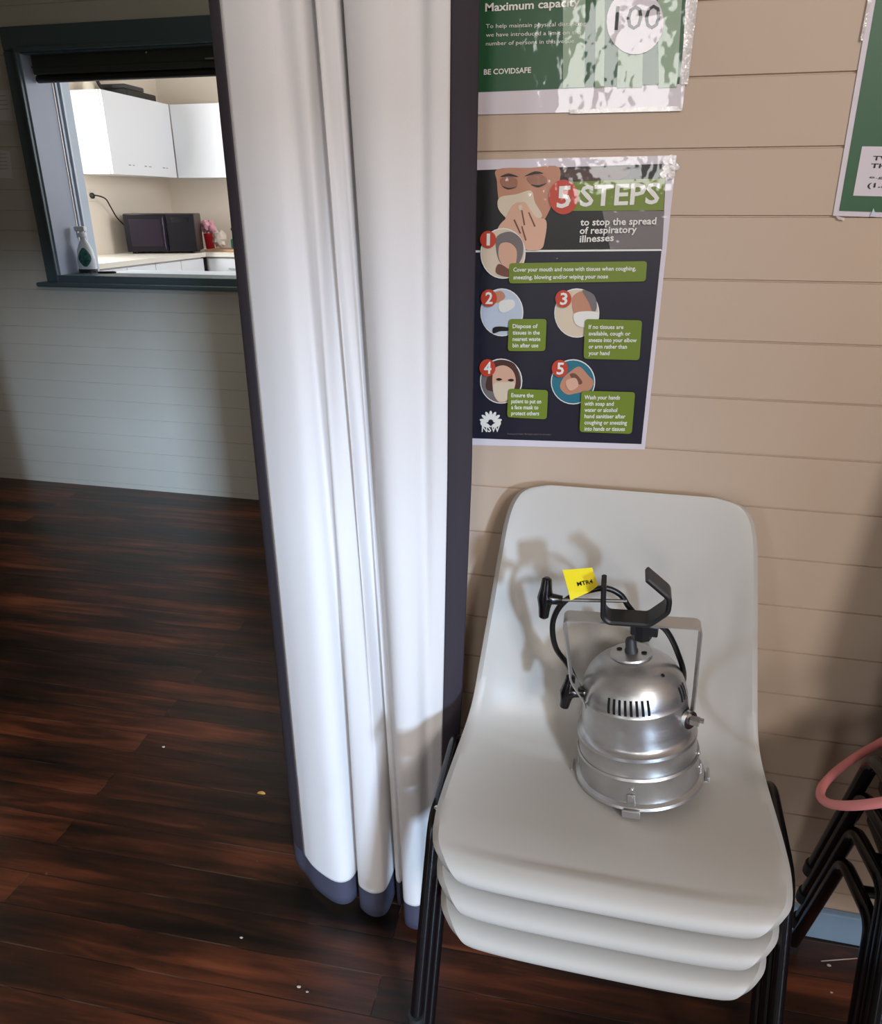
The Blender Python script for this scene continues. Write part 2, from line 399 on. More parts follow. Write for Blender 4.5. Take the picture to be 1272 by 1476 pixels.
CT = 1.10
mb = MB()
def prism(mb, poly, z0, z1):
    a = [mb.bm.verts.new((x, y, z0)) for x, y in poly]; b = [mb.bm.verts.new((x, y, z1)) for x, y in poly]; n = len(poly)
    mb.bm.faces.new(a[::-1]); mb.bm.faces.new(b)
    for i in range(n): mb.bm.faces.new((a[i], a[(i+1) % n], b[(i+1) % n], b[i]))
prism(mb, [(KX, 3.9), (-2.92, 3.9), (-2.92, 5.16), (-1.0, 5.16), (-1.0, KY), (KX, KY)], CT-.03, CT)
tag(mb.build('worktop', M_bench), 'cream L-shaped kitchen worktop carrying the black microwave', 'worktop')
t = thing('base_cabinet', 'white base cupboard under the worktop along the kitchen left wall', 'cupboard', (-3.2, 4.6, .2))
MB().box(-.268, .25, -.68, .54, 0, CT-.235).build('body', M_white, t)
for y0 in (-.68, -.375, -.07, .235): MB().box(.252, .27, y0+.003, y0+.302, .03, CT-.24, .002).build('door', M_white, t)
t = thing('base_cabinet', 'white base cupboard with a small drawer under the back wall worktop', 'cupboard', (-2.2, 5.42, .2))
MB().box(-.74, 1.19, -.22, .268, 0, CT-.235).build('body', M_white, t)
for k in range(3):
    x0 = -.72+.5*k
    d = MB().box(x0+.003, x0+.495, -.24, -.222, CT-.235-.13, CT-.235-.006, .002).build('drawer', M_white, t)
    MB().tube(rounded([(x0+.17, -.24, CT-.31), (x0+.17, -.258, CT-.31), (x0+.32, -.258, CT-.31), (x0+.32, -.24, CT-.31)], .008), .004, 8).build('handle', mat('handle_grey', srgb(150, 150, 150), .4, metal=.6), d)
    MB().box(x0+.003, x0+.495, -.24, -.222, .03, CT-.235-.138, .002).build('door', M_white, t)
tag(MB().box(HX0+.05, -1.0, YF+.152, YF+.50, 1.04, 1.086, .004).build('serving_bench', mat('bench_bluewhite', srgb(214, 224, 232), .35)), 'pale bench top running behind the dark hatch sill', 'worktop')

# microwave
mw = thing('microwave', 'black microwave oven on the kitchen worktop in the corner', 'microwave', (-3.184, 5.085, CT), math.radians(22))
MB().box(-.235, .235, -.13, .20, .012, .262, .006).build('casing', M_black, mw)
d = MB().box(-.234, .045, -.150, -.131, .014, .258, .004).build('door', M_blackgl, mw)
MB().box(-.20, .01, -.1515, -.150, .05, .225, .001).build('window', mat('mw_window', srgb(30, 18, 34), .3, spec=.3), d)
MB().tube(rounded([(.030, -.15, .03), (.030, -.168, .04), (.030, -.168, .23), (.030, -.15, .24)], .006), .005, 8).build('door_handle', mat('mw_handle', srgb(60, 50, 75), .25), d)
cp = MB().box(.048, .234, -.150, -.131, .014, .258, .004).build('control_panel', mat('mw_panel', srgb(20, 17, 22), .45, spec=.2), mw)
MB().box(.085, .20, -.1515, -.150, .205, .235, .0005).build('display', mat('mw_display', srgb(12, 10, 14), .1), cp)
for sx in (-.2, .2):
    for sy in (-.1, .16): MB().cyl((sx, sy, 0), (sx, sy, .013), .012, 10).build('foot', M_black, mw)
pts = [(-3.458, 4.722, 1.473), (-3.43, 4.735, 1.474), (-3.40, 4.78, 1.455), (-3.42, 4.85, 1.405), (-3.435, 4.92, 1.34), (-3.43, 4.99, 1.285), (-3.415, 5.03, 1.27)]
o = MB().tube(crom(pts, 6), .0045, 8).build('power_cord', M_black)
tag(o, 'thin black power cord running from the wall socket to the microwave', 'cord')
t = thing('wall_socket', 'white power socket with a black plug on the kitchen left wall', 'socket', (KX, 4.715, 1.473))
MB().box(0, .008, -.055, .055, -.035, .035, .003).build('plate', M_kwall, t)
MB().blob((.018, .005, 0), .014, .02, .02, 8).build('plug', M_black, t)
# device on the cupboard
dv = thing('document_scanner', 'flat black machine lying on top of the white wall cupboard', 'machine', (-3.33, 5.08, 2.075), math.radians(0))
MB().box(-.11, .10, -.15, .20, 0.0, .045, .008).build('body', M_black, dv)
MB().box(-.10, .09, -.14, .08, .046, .075, .008).build('lid', mat('lid_dark', srgb(50, 50, 54), .3), dv)
tag(MB().tube(crom([(-3.36, 4.885, 2.10), (-3.39, 4.88, 2.15), (-3.42, 4.90, 2.21), (-3.445, 4.86, 2.30), (-3.45, 4.84, 2.45)], 6), .011, 8).build('cable', M_black), 'black cable rising from the machine on the cupboard up the wall', 'cable')
tag(MB().lathe([(0.0, 0), (.035, 0), (.037, .02), (.03, .055), (.012, .075), (.0, .078)], 20, M=Matrix.Translation((-3.38, 4.76, 2.075))).build('jar', mat('cream_jar', srgb(216, 208, 190), .4)), 'small cream pot beside the black machine on the cupboard', 'pot')

# right-hand bench things
cupz = CT
c = thing('drinking_cup', 'red cup holding pink paper beside the microwave', 'cup', (-3.02, 5.42, cupz))
MB().lathe([(0, 0), (.030, 0), (.042, .12), (.040, .12), (.028, .006), (0, .006)], 24).build('cup', mat('red_plastic', srgb(214, 30, 44), .35), c)
mb = MB()
for i in range(9):
    a = i*2.4; r = .022+.006*(i % 3)
    mb.blob((r*math.cos(a), r*math.sin(a), .15+.012*(i % 4)), .026, .026, .030, 6, jit=.5, seed=i)
mb.build('paper', mat('pink_tissue', srgb(222, 160, 176), .7, var=.2, vscale=60), c, label='crumpled pink patterned paper')
tag(MB().box(-2.98, -2.55, 5.25, 5.50, CT, CT+.016, .004).build('chopping_board', mat('board_wood', srgb(186, 146, 112), .5, var=.1, vscale=20)), 'wooden chopping board lying flat on the back worktop', 'chopping board')
mb = MB(); mb.blob((-2.905, 5.36, CT+.085), .05, .045, .06, 10, jit=.35)
tag(mb.build('plastic_bag', mat('translucent_bag', srgb(214, 200, 190), .3, bump=.6, bscale=60)), 'crumpled translucent plastic bag between the red cup and green bottle', 'bag')
gb = thing('cleaning_bottle', 'green bottle with dark top standing on the chopping board', 'bottle', (-2.79, 5.40, CT+.016))
MB().box(-.04, .04, -.025, .025, 0, .07, .012).build('body', mat('green_liquid', srgb(52, 128, 112), .3), gb)
MB().lathe([(.025, .07), (.018, .09), (.012, .10), (.012, .125)], 16).build('neck', mat('mint_plastic', srgb(170, 206, 196), .4), gb)
MB().box(-.035, .02, -.01, .01, .125, .145, .004).build('trigger', mat('dark_green_plastic', srgb(34, 64, 54), .4), gb)

# spray bottle on the sill
sb = thing('spray_bottle', 'white spray bottle with green label standing on the left of the hatch sill', 'bottle', (-2.575, YF+.115, 1.098))
sb.scale = (1.15, 1.15, 1.08)
prof = [(.0, 0), (.040, 0), (.041, .018), (.041, .022), (.042, .06), (.036, .10), (.022, .13), (.013, .145), (.013, .16)]
def oval(mb, prof, sx, sy, n=24):
    rings = [[Vector((r*sx*math.cos(2*PI*k/n), r*sy*math.sin(2*PI*k/n), z)) for k in range(n)] for r, z in prof]
    mb.quad_faces(rings); return mb
oval(MB(), prof[0:1]+prof[1:], 1, .6).build('body', mat('white_bottle', srgb(228, 232, 236), .35), sb)
oval(MB(), [(.0405, .001), (.0425, .002), (.0425, .017), (.0415, .018)], 1.02, .64).build('base_band', M_black, sb, label='black band around the bottle base')
mb = MB(); n = 14
rings = []
for i in range(9):
    z = .030+.010*i; half = .62*math.sin(PI*(i+.6)/9.2)*1.25
    r = .0425 if z < .06 else .0425-(z-.06)*.19
    rings.append([Vector((r*1.02*math.cos(-PI/2+half*(2*k/n-1)+.25), r*.66*math.sin(-PI/2+half*(2*k/n-1)+.25), z)) for k in range(n+1)])
mb.quad_faces(rings, close_u=False)
mb.build('label_sticker', mat('green_label', srgb(34, 92, 84), .4, var=.9, vscale=70), sb, label='dark green leafy label')
MB().lathe([(.016, .155), (.018, .158), (.018, .172), (.012, .176)], 16).build('collar', M_white, sb)
mb = MB(); mb.box(-.030, .020, -.011, .011, .18, .202, .005); mb.box(-.026, -.020, -.005, .005, .150, .182, .002); mb.cyl((0, 0, .17), (0, 0, .185), .009, 10)
mb.build('trigger_head', M_white, sb)
o = MB().tube([(-2.51, YF+.10, 1.103), (-2.50, YF+.10, 1.103), (-2.44, YF+.125, 1.103), (-2.43, YF+.13, 1.103)], [.004, .0055, .0055, .003], 8).build('marker_pen', M_black)
tag(o, 'small black pen lying beside the spray bottle on the sill', 'pen')

# notices on the far wall
def notice(px, label, lines):
    P = [onwall(*q, YF-.002) for q in px]
    mb = MB(); mb.poly([(p.x, YF-.0015, p.z) for p in P]); mb.poly([(p.x, YF-.0005, p.z) for p in P][::-1])
    x0 = P[0].x; zt = P[0].z; zb = P[3].z; wd = P[1].x-x0
    o = mb.build('paper_notice', M_paperw)
    tag(o, label, 'notice')
    m2 = MB()
    for i in range(lines):
        z = zt-(zt-zb)*(.2+.6*i/lines); m2.box(x0+.05, x0+wd-.025, YF-.0022, YF-.0018, z-.003, z)
    m2.build('faint_print', mat('faint_ink', srgb(175, 172, 172), .6), o)
    return o
notice([(-22, 130), (14, 130), (18, 174), (-18, 172)], 'small white paper pinned higher on the wall left of the hatch', 4)
notice([(-20, 213), (14, 218), (18, 257), (-18, 257)], 'small white paper pinned lower on the wall left of the hatch', 5)

# ------------------------------------------------------------------ posters
def text_mesh(body, bold=False):
    c = bpy.data.curves.new('t', 'FONT'); c.body = body; c.size = 1.0; c.resolution_u = 2; c.space_line = 1.0
    if bold: c.offset = 0.022
    o = bpy.data.objects.new('t', c); COL.objects.link(o); bpy.context.view_layer.update()
    me = bpy.data.meshes.new_from_object(o.evaluated_get(bpy.context.evaluated_depsgraph_get()))
    bpy.data.objects.remove(o); bpy.data.curves.remove(c)
    return me
class Sheet:
    """printed layers of a flat sheet on the wall, given in picture corners on the wall plane"""
    def __init__(s, Y, par): s.Y = Y; s.par = par; s.loc = Vector(par.location)
    def P(s, px, py, layer): p = onwall(px, py, s.Y); return Vector((p.x, s.Y-.0006*layer, p.z))-s.loc
    def poly(s, mb, pts, layer): mb.poly([s.P(x, y, layer) for x, y in pts])
    def ell(s, mb, cx, cy, rx, ry, layer, n=32, rot=0): s.poly(mb, [(cx+rx*math.cos(2*PI*k/n)*math.cos(rot)-ry*math.sin(2*PI*k/n)*math.sin(rot), cy+rx*math.cos(2*PI*k/n)*math.sin(rot)+ry*math.sin(2*PI*k/n)*math.cos(rot)) for k in range(n)], layer)
    def blob(s, mb, pts, layer): s.poly(mb, [(p.x, p.y) for p in crom([(x, y, 0) for x, y in pts], 5, True)], layer)
    def rrect(s, mb, q, layer, r=5):
        P = [Vector((x, y, 0)) for x, y in q]; out = []
        for i in range(4):
            a = (P[i-1]-P[i]).normalized()*r; c = (P[(i+1) % 4]-P[i]).normalized()*r
            for k in range(5):
                t = k/4; v = (P[i]+a)*(1-t)**2+P[i]*2*t*(1-t)+(P[i]+c)*t*t; out.append((v.x, v.y))
        s.poly(mb, out, layer)
    def text(s, mb, body, x0, y0, x1, y1, hpx, layer, bold=False):
        """baseline from (x0,y0) to (x1,y1) in the picture, capital height hpx"""
        me = text_mesh(body, bold); vs = me.vertices
        if not len(vs): return
        mnx = min(v.co.x for v in vs); mxx = max(v.co.x for v in vs)
        A = s.P(x0, y0, layer); B = s.P(x1, y1, layer); H = s.P(x0, y0-hpx, layer)-A
        cap = 0.72
        new = [mb.bm.verts.new(A+(B-A)*((v.co.x-mnx)/(mxx-mnx))+Vector((0, 0, H.z))*(v.co.y/cap)) for v in vs]
        for p in me.polygons:
            try:
                f = mb.bm.faces.new([new[i] for i in p.vertices]); f.material_index = mb.mi
            except ValueError: pass
        bpy.data.meshes.remove(me)

def lam(name, col, **k): return mat(name, col, .38, coat=0.8, coat_bump=True, bump=.35, bscale=14, **k)
L_white = lam('print_white', srgb(222, 216, 226)); L_navy = lam('print_navy', srgb(24, 26, 44)); L_olive = lam('print_olive', srgb(116, 138, 40))
L_red = lam('print_red', srgb(198, 66, 44)); L_txt = lam('print_text_white', srgb(236, 236, 230)); L_green = lam('print_green', srgb(22, 84, 46))
L_green2 = lam('print_mid_green', srgb(44, 98, 66)); L_skin = lam('print_skin', srgb(196, 140, 112)); L_skin2 = lam('print_skin_light', srgb(222, 176, 150)); L_skin3 = lam('print_skin_dark', srgb(120, 76, 62))
L_hair = lam('print_hair', srgb(34, 26, 26)); L_tis = lam('print_tissue', srgb(222, 206, 182)); L_sky = lam('print_pale_blue', srgb(196, 208, 224)); L_teal = lam('print_teal', srgb(40, 116, 136))
L_ink = lam('print_black', srgb(18, 18, 20)); L_grey = lam('print_grey', srgb(118, 112, 112)); L_brown = lam('print_brown', srgb(78, 50, 44)); L_glare = lam('glare_light_green', srgb(150, 176, 150))
M_tape = mat('clear_laminate_edge', srgb(222, 216, 214), .12, coat=1, bump=.9, bscale=40)
HD = {m.name: i for i, m in enumerate([])}

def build_steps_poster():
    t = thing('health_poster', 'dark blue five steps respiratory illness poster taped to the cream wall above the chairs', 'poster', (-.08, YP-.002, 1.24))
    s = Sheet(YP-.002, t)
    mb = MB(); q = [(664, 231), (976, 224), (930, 648), (661, 641)]
    s.poly(mb, q, 0); s.poly(mb, q[::-1], -1)
    mb.build('paper_sheet', L_white, t)
    # header photograph
    mats = [L_ink, L_skin, L_skin2, L_skin3, L_hair, L_tis, L_brown, L_grey, L_olive, lam('print_eyelid', srgb(160, 108, 86))]
    mb = MB()
    mb.mi = 0; s.poly(mb, [(664, 246), (961, 236), (955, 360), (664, 361)], 1)
    mb.mi = 7; s.poly(mb, [(868, 300), (958, 304), (955, 359), (880, 359)], 2)
    mb.mi = 6; s.blob(mb, [(810, 245), (850, 243), (905, 242), (900, 256), (860, 262), (820, 258)], 2)
    mb.mi = 1; s.blob(mb, [(718, 244), (765, 242), (806, 241), (804, 275), (794, 300), (780, 322), (752, 330), (730, 315), (720, 290), (717, 262)], 3)
    mb.mi = 9; s.blob(mb, [(722, 258), (734, 254), (746, 259), (744, 271), (730, 272), (723, 266)], 4); s.blob(mb, [(760, 256), (775, 251), (788, 256), (788, 265), (776, 269), (764, 264)], 4)
    mb.mi = 4; s.blob(mb, [(722, 255), (734, 250), (748, 255), (735, 254)], 5); s.blob(mb, [(757, 254), (772, 247), (784, 250), (772, 251)], 5)
    s.blob(mb, [(724, 268), (734, 273), (746, 269), (735, 271)], 5); s.blob(mb, [(766, 266), (777, 270), (789, 264), (777, 267)], 5)
    mb.mi = 5; s.blob(mb, [(722, 284), (745, 280), (766, 275), (772, 292), (782, 312), (762, 318), (740, 320), (724, 308), (718, 296)], 5)
    mb.mi = 2; s.blob(mb, [(728, 320), (740, 296), (752, 292), (757, 304), (750, 322), (738, 330)], 6)
    s.blob(mb, [(748, 296), (758, 292), (772, 312), (788, 318), (786, 345), (780, 359), (758, 359), (748, 340), (742, 322)], 6.4)
    s.blob(mb, [(720, 326), (735, 314), (748, 330), (760, 359), (722, 359), (716, 345)], 6.8)
    mb.mi = 3
    for q_ in ([(752, 303), (754, 303), (758, 324), (756, 325)], [(762, 306), (764, 306), (773, 326), (771, 327)], [(741, 317), (743, 316), (752, 336), (750, 337)], [(752, 326), (754, 326), (760, 346), (758, 347)]): s.poly(mb, q_, 7.4)
    mb.mi = 5; s.ell(mb, 751, 299, 3, 4, 7.6, 12)
    mb.mi = 8; s.poly(mb, [(826, 262), (959, 257), (957, 303), (826, 304)], 4)
    mb.build('header_photo', mats, t, label='photo of a person blowing their nose into a tissue')
    mb = MB(); s.poly(mb, [(664, 361), (954, 359), (954, 361.5), (664, 364)], 2); mb.build('divider_line', L_txt, t)
    mb = MB(); s.poly(mb, [(664, 364), (954, 361.5), (925, 640), (664, 631)], 1)
    mb.build('dark_panel', L_navy, t)
    mb = MB(); mb.mi = 0; s.ell(mb, 813, 284, 21, 25, 8); mb.mi = 1
    s.text(mb, '5', 803, 299, 823, 298, 31, 9, True); mb.build('large_number_badge', [L_red, L_txt], t)
    mb = MB(); s.text(mb, 'STEPS', 836, 297, 950, 293, 30, 6, True); mb.build('title_lettering', L_txt, t)
    mb = MB(); s.text(mb, 'to stop the spread', 837, 325, 946, 323, 10, 8, True); s.text(mb, 'of respiratory', 836, 337, 918, 335, 10, 8, True); s.text(mb, 'illnesses', 836, 349, 885, 347, 10, 8, True)
    mb.build('subtitle_lettering', L_txt, t)
    # five round pictures, badges and caption boxes
    def circle(cx, cy, rx, ry, fills, base, l0=3, dl=1):
        mb = MB(); mats = [L_txt, base]; mb.mi = 0; s.ell(mb, cx, cy, rx, ry, l0); mb.mi = 1; s.ell(mb, cx, cy, rx-1.5, ry-1.5, l0+dl)
        for i, (m, pts) in enumerate(fills):
            mats.append(m); mb.mi = 2+i; s.blob(mb, pts, l0+dl*(2+i))
        mb.build('round_picture', mats, t)
    circle(726, 365, 32.5, 36.5, [(L_grey, [(718, 340), (738, 334), (754, 348), (753, 372), (738, 388), (722, 378), (716, 358)]), (L_skin2, [(722, 352), (736, 350), (746, 362), (742, 386), (728, 384), (720, 370)]), (L_skin3, [(720, 380), (735, 388), (744, 398), (728, 398), (716, 392)])], L_tis, 8.2, .5)
    circle(724, 450, 31, 34.5, [(L_skin, [(706, 426), (722, 419), (729, 428), (718, 436), (708, 434)]), (L_txt, [(722, 434), (740, 432), (742, 442), (728, 450), (720, 446)]), (L_ink, [(712, 472), (722, 470), (735, 472), (735, 476), (722, 477), (712, 480)])], L_sky)
    circle(832, 451, 32.5, 35.5, [(L_skin, [(826, 428), (842, 419), (856, 428), (858, 448), (842, 460), (828, 452)]), (L_grey, [(840, 418), (856, 424), (861, 440), (856, 452), (850, 436)]), (L_txt, [(828, 452), (848, 448), (864, 452), (852, 470), (832, 468)])], L_tis)
    circle(723, 549, 30.5, 32.5, [(L_brown, [(708, 525), (722, 518), (742, 524), (750, 545), (746, 562), (704, 562), (704, 540)]), (L_skin2, [(712, 534), (726, 526), (740, 534), (744, 552), (734, 574), (722, 580), (712, 566)]), (L_tis, [(713, 552), (728, 550), (743, 552), (736, 572), (722, 578), (713, 568)]), (L_hair, [(716, 546), (720, 544), (725, 546), (720, 548)]), (L_hair, [(733, 547), (738, 545), (742, 547), (738, 549)])], L_grey)
    circle(826.5, 550, 32, 32.5, [(L_skin, [(812, 545), (824, 534), (836, 528), (848, 540), (856, 550), (850, 562), (832, 566), (818, 568), (808, 558)]), (L_skin3, [(822, 540), (830, 538), (840, 550), (834, 553)]), (L_skin2, [(816, 549), (830, 544), (834, 556), (822, 562)])], L_teal)
    for n, cx, cy in (('1', 705, 345), ('2', 706, 429), ('3', 813, 430), ('4', 704, 529), ('5', 808, 530)):
        mb = MB(); mb.mi = 0; s.ell(mb, cx, cy, 11.5, 12.5, 12); mb.mi = 1
        s.text(mb, n, cx-(2.2 if n == '1' else 5), cy+8, cx+(2.6 if n == '1' else 5.5), cy+8, 17, 13, True); mb.build('number_badge', [L_red, L_txt], t, label='small red round badge with the number '+n)
    def cap(q, lines, y0, dy, x0, x1s, h, sl):
        mb = MB(); mb.mi = 0; s.rrect(mb, q, 11); mb.mi = 1
        for i, (tx, x1) in enumerate(zip(lines, x1s)): s.text(mb, tx, x0, y0+dy*i, x1, y0+dy*i+sl*(x1-x0), h, 12, True)
        mb.build('caption_box', [L_olive, L_txt], t)
    cap([(735, 379), (933, 376), (931, 405), (735, 408)], ['Cover your mouth and nose with tissues when coughing,', 'sneezing, blowing and/or wiping your nose'], 391, 11, 741, [917, 877], 6, -.01)
    cap([(735, 459), (789, 459), (787, 505), (733, 505)], ['Dispose of', 'tissues in the', 'nearest waste', 'bin after use'], 472, 9.2, 740, [776, 779, 780, 777], 6, 0)
    cap([(844, 459), (926, 461), (922, 518), (842, 516)], ['If no tissues are', 'available, cough or', 'sneeze into your elbow', 'or arm rather than', 'your hand'], 473, 9.4, 849, [899, 909, 918, 904, 879], 6, .005)
    cap([(734, 559), (791, 561), (789, 603), (732, 600)], ['Ensure the', 'patient to put on', 'a face mask to', 'protect others'], 571, 8.6, 738, [770, 781, 777, 778], 6, .01)
    cap([(839, 562), (916, 564), (911, 624), (836, 621)], ['Wash your hands', 'with soap and', 'water or alcohol', 'hand sanitiser after', 'coughing or sneezing', 'into hands or tissues'], 574, 9, 843, [894, 885, 890, 902, 904, 901], 6, .008)
    # flower crest with letters
    mb = MB()
    for k in range(7):
        a = math.radians(-90+(k-3)*26); cx, cy = 708+10*math.cos(a), 608+10*math.sin(a)
        s.ell(mb, cx, cy, 6.5, 2.4, 3+.1*k, 14, rot=a)
    for k in (-1, 1):
        s.blob(mb, [(708+k*2, 612), (708+k*13, 606), (708+k*14, 612), (708+k*5, 616)], 4)
    s.text(mb, 'NSW', 695, 622, 721, 622, 9, 3, True)
    mb.build('flower_crest', L_txt, t, label='white flower crest above the letters NSW')
    mb = MB(); s.text(mb, 'Developed by Health. Visit health website for information', 732, 626, 795, 627, 2.6, 3); mb.build('small_print', L_grey, t)
    # crumpled clear corner
    mb = MB(); random.seed(3)
    for i in range(9):
        x = 957+random.random()*18; y = 226+random.random()*30
        s.blob(mb, [(x-6, y), (x, y-5), (x+5, y+1), (x-1, y+6)], 4+i*.6)
    mb.build('laminate_corner', M_tape, t, label='shiny crumpled clear corner')
build_steps_poster()

def build_capacity_poster():
    t = thing('capacity_poster', 'green maximum capacity poster with a white circle, above the five steps poster', 'poster', (-.08, YP-.002, 1.62))
    s = Sheet(YP-.002, t)
    mb = MB(); q = [(662, -50), (1008, -50), (984, 158), (662, 166)]; s.poly(mb, q, 0); s.poly(mb, q[::-1], -1); mb.build('paper_sheet', L_white, t)
    mb = MB(); s.poly(mb, [(662, -48), (996, -48), (980, 121), (662, 134)], 1); mb.build('green_panel', L_green, t)
    mb = MB()  # streaky window reflection on the laminate, painted as pale stripes
    for (a, b, c, d) in ((812, 845, 843, 812), (860, 873, 871, 858), (895, 930, 926, 890), (948, 986, 976, 950)):
        s.poly(mb, [(a, -40), (b, -40), (c, 126), (d, 127)], 2)
    mb.build('glare_stripes', L_glare, t, label='pale green stripes painted as window glare')
    mb = MB(); s.text(mb, 'Maximum capacity', 700, 17, 836, 9, 12, 3, True); mb.build('title_lettering', L_txt, t)
    mb = MB()
    for i, (tx, x1) in enumerate((('To help maintain physical distancing', 845), ('we have introduced a limit on the', 838), ('number of persons in this venue', 828))):
        s.text(mb, tx, 701, 41+12.5*i, x1, 37+12.5*i, 6, 3)
    mb.build('body_lettering', L_txt, t)
    mb = MB(); s.text(mb, 'BE COVIDSAFE', 698, 108, 766, 105, 8, 3, True); mb.build('slogan_lettering', L_txt, t)
    mb = MB(); mb.mi = 0; s.ell(mb, 916, 32, 41, 47, 4); mb.mi = 1; s.text(mb, '100', 886, 44, 951, 42, 36, 5); mb.build('number_circle', [L_white, L_ink], t, label='white circle with the number 100')
    mb = MB(); s.poly(mb, [(992, -50), (1012, -50), (992, 122), (982, 122)], 2.4); mb.build('laminate_edge', M_tape, t, label='shiny clear edge'); mb = MB(); s.poly(mb, [(820, 158), (985, 153), (983, 160), (822, 164)], 2.4); mb.build('laminate_edge', M_tape, t, label='shiny clear edge')
build_capacity_poster()

def build_green_poster():
    t = thing('green_poster', 'green poster with a white text box at the right edge of the picture', 'poster', (.42, YP-.002, 1.5))
    s = Sheet(YP-.002, t)
    mb = MB(); q = [(1262, -45), (1560, -45), (1492, 320), (1201, 311)]; s.poly(mb, q, 0); s.poly(mb, q[::-1], -1); mb.build('paper_sheet', L_white, t)
    mb = MB(); s.poly(mb, [(1270, -40), (1550, -40), (1482, 312), (1210, 304)], 1); mb.build('green_panel', L_green2, t)
    mb = MB(); s.poly(mb, [(1243, 211), (1420, 213), (1408, 287), (1230, 282)], 2); mb.build('white_box', L_white, t)
    mb = MB(); s.text(mb, 'TWO PEOPLE IN', 1258, 231, 1385, 233, 6.5, 3, True); s.text(mb, 'THE SPACE AT', 1255, 242, 1372, 244, 6.5, 3, True)
    s.text(mb, 'e.g. in line', 1253, 257, 1330, 259, 4, 3); s.text(mb, '(1.5 m apart)', 1250, 270, 1352, 272, 6.5, 3, True); mb.build('box_lettering', L_ink, t)
    mb = MB(); s.poly(mb, [(1257, -30), (1262, -30), (1244, 60), (1240, 58)], 3); mb.build('laminate_edge', M_tape, t); mb = MB(); s.poly(mb, [(1205, 311), (1218, 314), (1217, 318), (1208, 316)], 3); mb.build('laminate_edge', M_tape, t)
    mb = MB(); s.poly(mb, [(1259, 300), (1263, 312), (1254, 312)], 4); mb.build('paper_tab', mat('pale_tab', srgb(205, 214, 232), .4), t)
build_green_poster()

# ------------------------------------------------------------------ curtain
def curtain():
    t = thing('curtain', 'long off-white curtain with charcoal edging hanging in front of the wall opening', 'curtain', (-.39, 1.12, .012))
    top = [(-.600, 1.150), (-.590, 1.132), (-.581, 1.122), (-.565, 1.112), (-.520, 1.100), (-.495, 1.104), (-.486, 1.110), (-.474, 1.100), (-.455, 1.100), (-.444, 1.118), (-.446, 1.160), (-.440, 1.165), (-.4395, 1.120), (-.430, 1.104), (-.415, 1.103), (-.405, 1.118), (-.407, 1.160), (-.400, 1.165), (-.3985, 1.120), (-.388, 1.106), (-.36, 1.098), (-.33, 1.098), (-.30, 1.112), (-.28, 1.114), (-.26, 1.102), (-.238, 1.108), (-.220, 1.112), (-.204, 1.124)]
    bot = [(-.612, 1.175), (-.604, 1.163), (-.590, 1.150), (-.568, 1.135), (-.53, 1.104), (-.475, 1.080), (-.445, 1.092), (-.436, 1.135), (-.430, 1.120), (-.424, 1.085), (-.395, 1.068), (-.372, 1.072), (-.362, 1.092), (-.360, 1.150), (-.357, 1.160), (-.354, 1.130), (-.348, 1.112), (-.340, 1.105), (-.334, 1.118), (-.329, 1.100), (-.320, 1.068), (-.302, 1.058), (-.285, 1.062), (-.278, 1.090), (-.272, 1.11), (-.264, 1.125), (-.254, 1.135), (-.243, 1.145)]
    N = len(top); Z0, Z1, HEM = .015, 1.99, .078
    zs = [Z0, Z0+.02, Z0+.04, HEM-.006, HEM-.001, HEM, HEM+.006] + [HEM+.02+(Z1-HEM-.02)*(k/70.0) for k in range(71)]
    rows = []
    sub = 5
    for z in zs:
        tt = (z-Z0)/(Z1-Z0)                # 0 bottom, 1 top
        ctl = []
        for i in range(N):
            a = Vector(bot[i]); b = Vector(top[i])
            k = tt
            if i >= 20: k = min(1.0, (z-.0)/1.0)**.7 if z < 1.0 else 1.0; k = k*(i-20)/(N-21)+tt*(1-(i-20)/(N-21))
            ctl.append(a.lerp(b, k))
        pts = crom([(p.x, p.y, 0) for p in ctl], sub)
        row = []
        for j, p in enumerate(pts):
            dy = .0022*noise.noise(Vector((p.x*9, z*2.2, 3)))
            if z < .55:   # soft cross creases near the bottom left
                dy += .005*math.exp(-((z-.30-.4*(p.x+.5))/.018)**2)*max(0, 1-abs(p.x+.50)/.09)
            row.append(Vector((p.x+.39, p.y+dy-1.12, z-.012)))
        rows.append(row)
    M = len(rows[0]); tl = 3*sub; tr = (N-3)*sub
    def piece(j0, j1, z0, z1, name, m, par, lift=0.0):
        mb = MB(); R = [r[j0:j1+1] for r, z in zip(rows, zs) if z0-1e-6 <= z <= z1+1e-6]
        if lift: R = [[p+Vector((0, -lift, 0)) for p in r] for r in R]
        mb.quad_faces(R, close_u=False)
        o = mb.build(name, m, par)
        sol = o.modifiers.new('thickness', 'SOLIDIFY'); sol.thickness = .0012; sol.offset = 0
        return o
    piece(tl, tr, HEM, Z1, 'cloth', M_curt, t)
    piece(0, tl, HEM, Z1, 'edge_trim', M_trim, t, .0)
    piece(tr, M-1, HEM, Z1, 'edge_trim', M_trim, t, .0)
    piece(0, M-1, Z0, HEM, 'hem_band', M_hem, t, .0)
    # track it hangs from
    MB().box(-.30, .32, -.045, .05, Z1-.012, Z1+.02, .004).build('curtain_track', M_white, t)
curtain()

